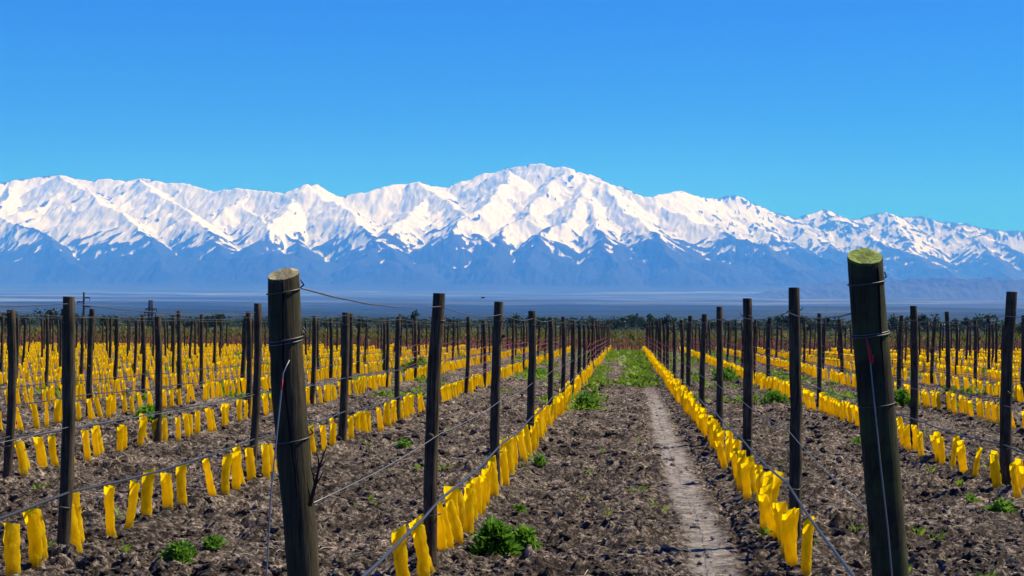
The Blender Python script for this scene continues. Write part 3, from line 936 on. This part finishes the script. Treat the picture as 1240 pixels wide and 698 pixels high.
# ------------------------------------------------------------------ weeds and grass
def leaf_cloud(n, rad, hgt, size, seed, up=0.6):
    r = np.random.default_rng(seed)
    a = r.uniform(0, 2 * np.pi, n); q = rad * np.sqrt(r.uniform(0, 1, n)) * (0.7 + 0.3 * np.sin(a * 3 + seed))
    c = np.stack([q * np.cos(a), q * np.sin(a), hgt * r.uniform(0, 1, n) ** 1.2 * (1.1 - (q / rad) ** 2 * 0.8)], -1)
    st = r.uniform(0, 1, n) < 0.10; c[st, :2] *= r.uniform(1.0, 1.9, st.sum())[:, None]; c[st, 2] *= 0.5
    d = r.normal(size=(n, 3)); d[:, 2] = np.abs(d[:, 2]) * up + 0.25
    d /= np.linalg.norm(d, axis=1)[:, None]
    s = np.cross(d, r.normal(size=(n, 3))); s /= np.linalg.norm(s, axis=1)[:, None]
    L = size * r.uniform(0.35, 1.6, n)[:, None]; W = L * r.uniform(0.10, 0.24, n)[:, None]
    V = np.stack([c, c + d * L * 0.5 + s * W, c + d * L, c + d * L * 0.5 - s * W], 1).reshape(-1, 3)
    return V, np.arange(4 * n).reshape(-1, 4)

def weed(px, py, wpx, hpx, label, seed):
    d = ray(px, py); t = -(CAMH - 0.02) / d.z; x, y = d.x * t, d.y * t
    ppm = F / y
    rad = wpx / ppm / 2; hg = max(0.05, hpx / ppm * 0.75)
    n = int(np.clip(wpx * hpx * 1.5, 120, 2200))
    V, Fc = leaf_cloud(n, rad, hg, max(0.04, 0.07 * hg / 0.2), seed)
    V[:, 1] *= 1.6
    me = fast_mesh('weed', V, Fc); me.materials.append(WEED)
    o = link('weed', me, None, (x, y, gz(x, y) + 0.02))
    tag(o, label, 'weed', 'green weeds growing between the rows')
WEEDS = [(598, 672, 44, 42, 'large bushy green weed in the lane near the left row, taller half'),
         (634, 664, 32, 30, 'small leafy green weed touching the right of the large one'),
         (218, 682, 36, 22, 'low green weed tuft in front of the sleeves at lower left'),
         (258, 667, 22, 14, 'smaller green tuft right of the low one at lower left'),
         (654, 566, 16, 16, 'green tuft at the lane edge beside the left row sleeves'),
         (630, 622, 12, 12, 'tiny green sprout above the large bushy weed'),
         (708, 496, 30, 22, 'rounded green weed on the lane edge beyond the bare stretch'),
         (938, 490, 34, 18, 'green clump right of the right row, between the slim posts'),
         (490, 542, 20, 12, 'small green tuft below sleeves in the second row on the left'),
         (180, 510, 34, 22, 'broad green weed among sleeves behind the far left posts'),
         (1214, 622, 30, 16, 'green sprawling weed under the last sleeves at far right'),
         (1176, 610, 18, 8, 'flat little green weed left of the sprawling one at far right'),
         (1038, 538, 16, 8, 'small flat weed just left of the green-topped end post'),
         (1090, 492, 34, 22, 'green weed just right of the green-topped end post'),
         (505, 452, 40, 20, 'broad green weed patch between two left rows in mid field'),
         (652, 458, 26, 14, 'green weed just left of the left row in mid field'),
         (880, 462, 34, 18, 'green weed right of the right row in mid field')]
for i, (px, py, wp, hp, lab) in enumerate(WEEDS): weed(px, py, wp, hp, lab, 40 + i)

def grass():
    r = np.random.default_rng(9); VV = []; FF = []; off = 0; n_c = 0
    tpl = [leaf_cloud(20, 0.17, 0.07, 0.10, 60 + i) for i in range(8)]
    N = 16000
    ys = 24 + 78 * r.uniform(0, 1, N) ** 0.8; xs = r.uniform(-0.44, 0.30, N) * ys
    nz = fbm(xs / 2.0, ys / 5.0, 301, 3)
    lane = np.abs(xs) < 1.15
    edgeL = (xs > -1.2) & (xs < -0.45) & (ys > 28)
    mid = (xs > -0.25) & (xs < 0.95) & (ys > 39)
    for i in range(N):
        x, y, q = xs[i], ys[i], nz[i]
        if lane[i]:
            if edgeL[i]: ok = q > 0.08 and x < -0.6 + 0.25 * q
            elif mid[i]: ok = q > 0.02 and x > -0.12 + 0.1 * math.sin(y * 0.4)
            else: ok = y > 80 and q > 0.0
        elif 1.3 < x < 3.5: ok = q > 0.10 and y > 32
        else: ok = q > 0.24 and y > 30
        if not ok: continue
        V, Fc = tpl[r.integers(8)]
        s = r.uniform(0.7, 1.5) * (1.0 if y < 60 else 1.25)
        VV.append(V * s + np.array([x, y, gz(x, y) + 0.01])); FF.append(Fc + off); off += len(V)
    # extra dense tufts in the lane itself
    for _ in range(1500):
        y = r.uniform(40, 102); x = r.uniform(-1.1, 0.85)
        if -0.72 < x < -0.08 and y < 84: continue
        if perlin(np.array([x / 0.7]), np.array([y / 5.0]), 305)[0] > 0.06:
            V, Fc = tpl[r.integers(8)]; s = r.uniform(0.7, 1.6)
            VV.append(V * s + np.array([x, y, gz(x, y) + 0.01])); FF.append(Fc + off); off += len(V)
    me = fast_mesh('grass', np.concatenate(VV), np.concatenate(FF)); me.materials.append(GRASS)
    tag(link('grass', me), 'green grass spreading over the far lane and between far rows', 'grass', None, 'stuff')
grass()

def seedlings():
    r = np.random.default_rng(19); VV = []; FF = []; off = 0
    tpl = [leaf_cloud(12, 0.05, 0.04, 0.05, 160 + i) for i in range(6)]
    for _ in range(230):
        y = 9.2 * (34 / 9.2) ** r.uniform(0, 1); x = r.uniform(-0.45, 0.31) * y
        if fbm(np.array([x / 1.6]), np.array([y / 2.5]), 333, 2)[0] < 0.02: continue
        V, Fc = tpl[r.integers(6)]; s = r.uniform(0.4, 1.3)
        VV.append(V * s + np.array([x, y, gz(x, y) + 0.02])); FF.append(Fc + off); off += len(V)
    me = fast_mesh('seedlings', np.concatenate(VV), np.concatenate(FF)); me.materials.append(GRASS)
    tag(link('seedlings', me), 'stray tiny green seedlings sprouting across the bare soil', 'seedlings', None, 'stuff')
seedlings()

def far_shrubs():
    """the older, leafy vines beyond the end of the young rows"""
    r = np.random.default_rng(13); VV = []; FF = []; off = 0; CV = MB()
    N = 5200
    ys = r.uniform(103, 190, N); xs = r.uniform(-0.46, 0.33, N) * ys
    n = fbm(xs / 6.0, ys / 9.0, 401, 3)
    tpl = [leaf_cloud(30, 0.55, 0.9, 0.24, 80 + i, 1.0) for i in range(6)]
    for x, y, q in zip(xs, ys, n):
        if q < -0.12: continue
        V, Fc = tpl[r.integers(6)]; s = r.uniform(0.7, 1.25)
        VV.append(V * s + np.array([x, y, 0.30])); FF.append(Fc + off); off += len(V)
    me = fast_mesh('far_shrubs', np.concatenate(VV), np.concatenate(FF)); me.materials.append(SHRUB)
    tag(link('far_vines', me), 'yellow-green leafy vines massed beyond the young rows', 'vines', None, 'stuff')
    mb = MB(); random.seed(17)
    for _ in range(3600):
        y = random.uniform(101, 122); x = random.uniform(-0.45, 0.32) * y; h = random.uniform(0.5, 1.1)
        mb.tube([(x, y, -0.05), (x + random.uniform(-0.12, 0.12), y, h * 0.6), (x + random.uniform(-0.3, 0.3), y, h)], [0.05, 0.035, 0.02], 3, False)
    tag(link('bare_canes', mb.mesh('bare_canes', CANE)), 'reddish brown bare canes at the far end of the field', 'canes', None, 'stuff')
far_shrubs()

# ------------------------------------------------------------------ far trees, poles, buildings
def crown_cloud(n, h, w, seed):
    r = np.random.default_rng(seed)
    nb = 14; bc = np.stack([r.normal(0, w * 0.28, nb), r.normal(0, w * 0.28, nb), h * r.uniform(0.3, 0.92, nb)], -1)
    br = w * r.uniform(0.14, 0.27, nb)
    j = r.integers(nb, size=n)
    d = r.normal(size=(n, 3)); d /= np.linalg.norm(d, axis=1)[:, None]
    c = bc[j] + d * (br[j] * r.uniform(0.5, 1.1, n))[:, None]
    s = r.normal(size=(n, 3)); s /= np.linalg.norm(s, axis=1)[:, None]
    t = np.cross(s, d); t /= np.linalg.norm(t, axis=1)[:, None]
    L = 0.07 * w * r.uniform(0.5, 1.4, n)[:, None]
    V = np.stack([c - s * L, c + t * L * 0.7, c + s * L, c - t * L * 0.7], 1).reshape(-1, 3)
    return V, np.arange(4 * n).reshape(-1, 4)
CROWNS = []; TRUNKS = []
for i in range(6):
    h, w = (7.0, 6.5) if i < 4 else (10.0, 3.4)
    V, Fc = crown_cloud(520, h, w, 500 + i)
    me = fast_mesh('crown', V, Fc); me.materials.append(TREE); CROWNS.append(me)
    random.seed(600 + i); mb = MB()
    mb.tube([(0, 0, -0.3), (0.05, 0.02, h * 0.25), (0.1, -0.05, h * 0.6)], [0.22, 0.16, 0.07], 7)
    for b in range(4):
        a = b * 1.6 + random.random(); z = h * random.uniform(0.25, 0.45)
        mb.tube([(0.05, 0, z), (math.cos(a) * w * 0.18, math.sin(a) * w * 0.18, z + h * 0.2)], [0.08, 0.03], 5)
    TRUNKS.append(mb.mesh('trunk', BARK))
random.seed(55)
tree_px = [(8, 0), (22, 1), (60, 2), (92, 5), (128, 0), (212, 1), (228, 3), (246, 2), (262, 0), (300, 1), (324, 4), (395, 0), (440, 2), (497, 1), (512, 3), (548, 0),
           (566, 2), (604, 1), (624, 3), (655, 0), (690, 2), (716, 1), (735, 3), (752, 0), (768, 2), (784, 1), (806, 3), (826, 0), (862, 2), (886, 1), (915, 0),
           (935, 3), (952, 2), (978, 1), (1005, 0), (1022, 2), (1082, 3), (1098, 1), (1120, 0), (1136, 2), (1152, 1), (1172, 3), (1192, 0), (1206, 2), (1232, 1)]
tall = {5: 'narrow pointed', 4: 'narrow pointed'}
for i, (px, v) in enumerate(tree_px):
    Y = random.uniform(330, 620); p = at_dist(px, 398, Y)
    z = gz(p.x, Y)
    root = link('far_tree', None, None, (p.x, Y, z))
    s = random.uniform(0.40, 1.0) * Y / 520 * (1.15 if 680 < px < 800 else 1)
    root.scale = (s * random.uniform(1.0, 1.5) if v < 4 else s, s, s); root.rotation_euler.z = random.uniform(0, 6.28)
    link('crown', CROWNS[v], root); link('trunk', TRUNKS[v], root)
    where = ORD[i + 1] if i + 1 < 24 else ORD[len(tree_px) - i]
    sd = 'left' if i + 1 < 24 else 'right'
    tag(root, f'{tall.get(v, "dark rounded")} tree beyond the vineyard, {where} from the {sd} along the tree line', 'tree', 'trees beyond the vineyard')

def woodland():
    r = np.random.default_rng(23); VV = []; FF = []; off = 0
    tpl = [crown_cloud(26, 7, 9, 700 + i) for i in range(6)]
    tpl = [(np.concatenate([V]), Fc) for V, Fc in tpl]
    N = 9000
    ys = 650 * (12000 / 650) ** r.uniform(0, 1, N); xs = r.uniform(-0.47, 0.33, N) * ys
    n = fbm(xs / 700, ys / 1500, 801, 4)
    for x, y, q in zip(xs, ys, n):
        if q < 0.02 - (0.25 if y < 1500 else 0): continue
        V, Fc = tpl[r.integers(6)]; s = r.uniform(0.6, 1.2) * (1 + y / 9000)
        V = V * np.array([s * 1.8, s * 1.8, s * (0.5 if y > 1800 else 0.72)])
        VV.append(V + np.array([x, y, gz(x, y)])); FF.append(Fc + off); off += len(V)
    me = fast_mesh('woodland', np.concatenate(VV), np.concatenate(FF)); me.materials.append(TREE)
    tag(link('far_woodland', me), 'far belts of dark trees on the hazy plain', 'woodland', None, 'stuff')
woodland()

# power poles
def power_pole(px, ytop, Y, lattice, label):
    b = at_dist(px, 400, Y); H = at_dist(px, ytop, Y).z - gz(b.x, Y)
    root = link('power_pole', None, None, (b.x, Y, gz(b.x, Y))); tag(root, label, 'power pole', 'power poles beyond the vineyard')
    mb = MB()
    if not lattice:
        mb.tube([(0, 0, -0.5), (0, 0, H)], [0.46, 0.34], 8)
        arms = [(H * 0.86, 0, 2.1), (H * 0.74, -2.2, 0), (H * 0.62, 0, 2.3)]
    else:
        for sx in (-1, 1):
            for sy in (-1, 1): mb.tube([(sx * 0.75, sy * 0.75, -0.3), (sx * 0.45, sy * 0.45, H)], 0.14, 5)
        for i in range(12):
            z0, z1 = H * i / 12, H * (i + 1) / 12; q0 = 0.75 - 0.3 * i / 12; q1 = 0.75 - 0.3 * (i + 1) / 12
            for sy in (-1, 1):
                mb.tube([(-q0 , sy * q0, z0), (q1, sy * q1, z1)], 0.07, 4); mb.tube([(-q1, sy * q1, z1), (q1, sy * q1, z1)], 0.07, 4)
                mb.tube([(sy * q0, -q0, z0), (sy * q1, q1, z1)], 0.07, 4)
        arms = [(H * 0.72, -1.6, 2.0), (H * 0.60, -2.0, 1.6)]
    link('pole', mb.mesh('pole', POLE), root)
    for z, a, c in arms:
        m = MB(); m.tube([(a, 0, z), (c, 0, z)], 0.2, 6); m.tube([(c if abs(c) > 0.1 else a, 0, z), ((c if abs(c) > 0.1 else a) * 0.1, 0, z - 0.9)], 0.07, 5)
        arm = link('cross_arm', m.mesh('cross_arm', POLE), root)
        for e in (a, c):
            if abs(e) < 0.1: continue
            mi = MB(); mi.tube([(e, 0, z), (e, 0, z - 0.35), (e, 0, z - 0.6), (e, 0, z - 1.1)], [0.08, 0.15, 0.10, 0.15], 6)
            link('insulator', mi.mesh('insulator', POLE), arm)
power_pole(101, 354, 520, False, 'single power pole with three short arms at far left')
power_pole(182, 364, 480, True, 'lattice power tower right of the single pole')

def building(px, w, h, Y, d, label, name='farm_shed'):
    b = at_dist(px, 398, Y); z = gz(b.x, Y)
    root = link(name, None, None, (b.x, Y, z)); tag(root, label, 'building')
    m = MB(); m.box((0, 0, h / 2 - 0.25), (w, d, h + 0.5)); link('wall', m.mesh('wall', WHITE, False), root)
    m = MB(); e = 0.4; rh = h * 0.35
    m.v = [Vector(q) for q in ((-w/2-e, -d/2-e, h+.01), (w/2+e, -d/2-e, h+.01), (w/2+e, d/2+e, h+.01), (-w/2-e, d/2+e, h+.01), (-w/2-e, 0, h+rh), (w/2+e, 0, h+rh))]
    m.f = [(0, 1, 5, 4), (2, 3, 4, 5), (0, 4, 3), (1, 2, 5), (3, 2, 1, 0)]; m.mi = [0] * 5
    link('roof', m.mesh('roof', ROOFM, False), root)
    m = MB(); m.box((w * 0.2, -d / 2 - 0.02, h * 0.42), (w * 0.12, 0.1, h * 0.84)); link('door', m.mesh('door', POLE, False), root)
    for q in (-0.35, -0.12, 0.38):
        m = MB(); m.box((w * q, -d / 2 - 0.02, h * 0.55), (w * 0.1, 0.1, h * 0.25)); link('window', m.mesh('window', GLASS, False), root)
building(168, 22, 2.6, 900, 12, 'long low white shed left of the lattice power tower', 'farm_shed')
building(212, 6, 3.4, 860, 6, 'small white building right of the lattice power tower')
building(1143, 4, 3.2, 640, 4, 'tiny white hut at far right among the trees')

# bird above the plain
def bird():
    p = at_dist(585, 361, 60.0)
    mb = MB()
    mb.tube([(-0.16, 0, -0.01), (-0.10, 0, 0), (0, 0, 0.005), (0.07, 0, 0.02), (0.10, 0, 0.035), (0.135, 0, 0.03), (0.16, 0, 0.026)], [0.012, 0.028, 0.05, 0.04, 0.03, 0.022, 0.004], 8)
    b = link('bird', mb.mesh('bird', BIRD), None, p)
    for s in (-1, 1):
        m = MB(); m.v = [Vector(q) for q in ((0.05, s * 0.03, 0.02), (-0.05, s * 0.03, 0.01), (-0.07, s * 0.16, 0.07), (-0.10, s * 0.30, 0.02), (0.03, s * 0.18, 0.08),
                                             (0.05, s * 0.03, 0.008), (-0.05, s * 0.03, 0.0), (-0.07, s * 0.16, 0.062), (-0.10, s * 0.30, 0.016), (0.03, s * 0.18, 0.07))]
        m.f = [(0, 1, 2, 4), (4, 2, 3), (9, 7, 6, 5), (8, 7, 9), (0, 4, 9, 5), (4, 3, 8, 9), (3, 2, 7, 8), (2, 1, 6, 7)]; m.mi = [0] * 8
        link('wing', m.mesh('wing', BIRD, False), b)
    b.rotation_euler.z = 0.4; b.scale = (0.55, 0.55, 0.55)
    tag(b, 'small dark bird flying in front of the hazy foothills', 'bird')
bird()
print('posts', n_posts, 'sleeves', made, 'low', len(low))
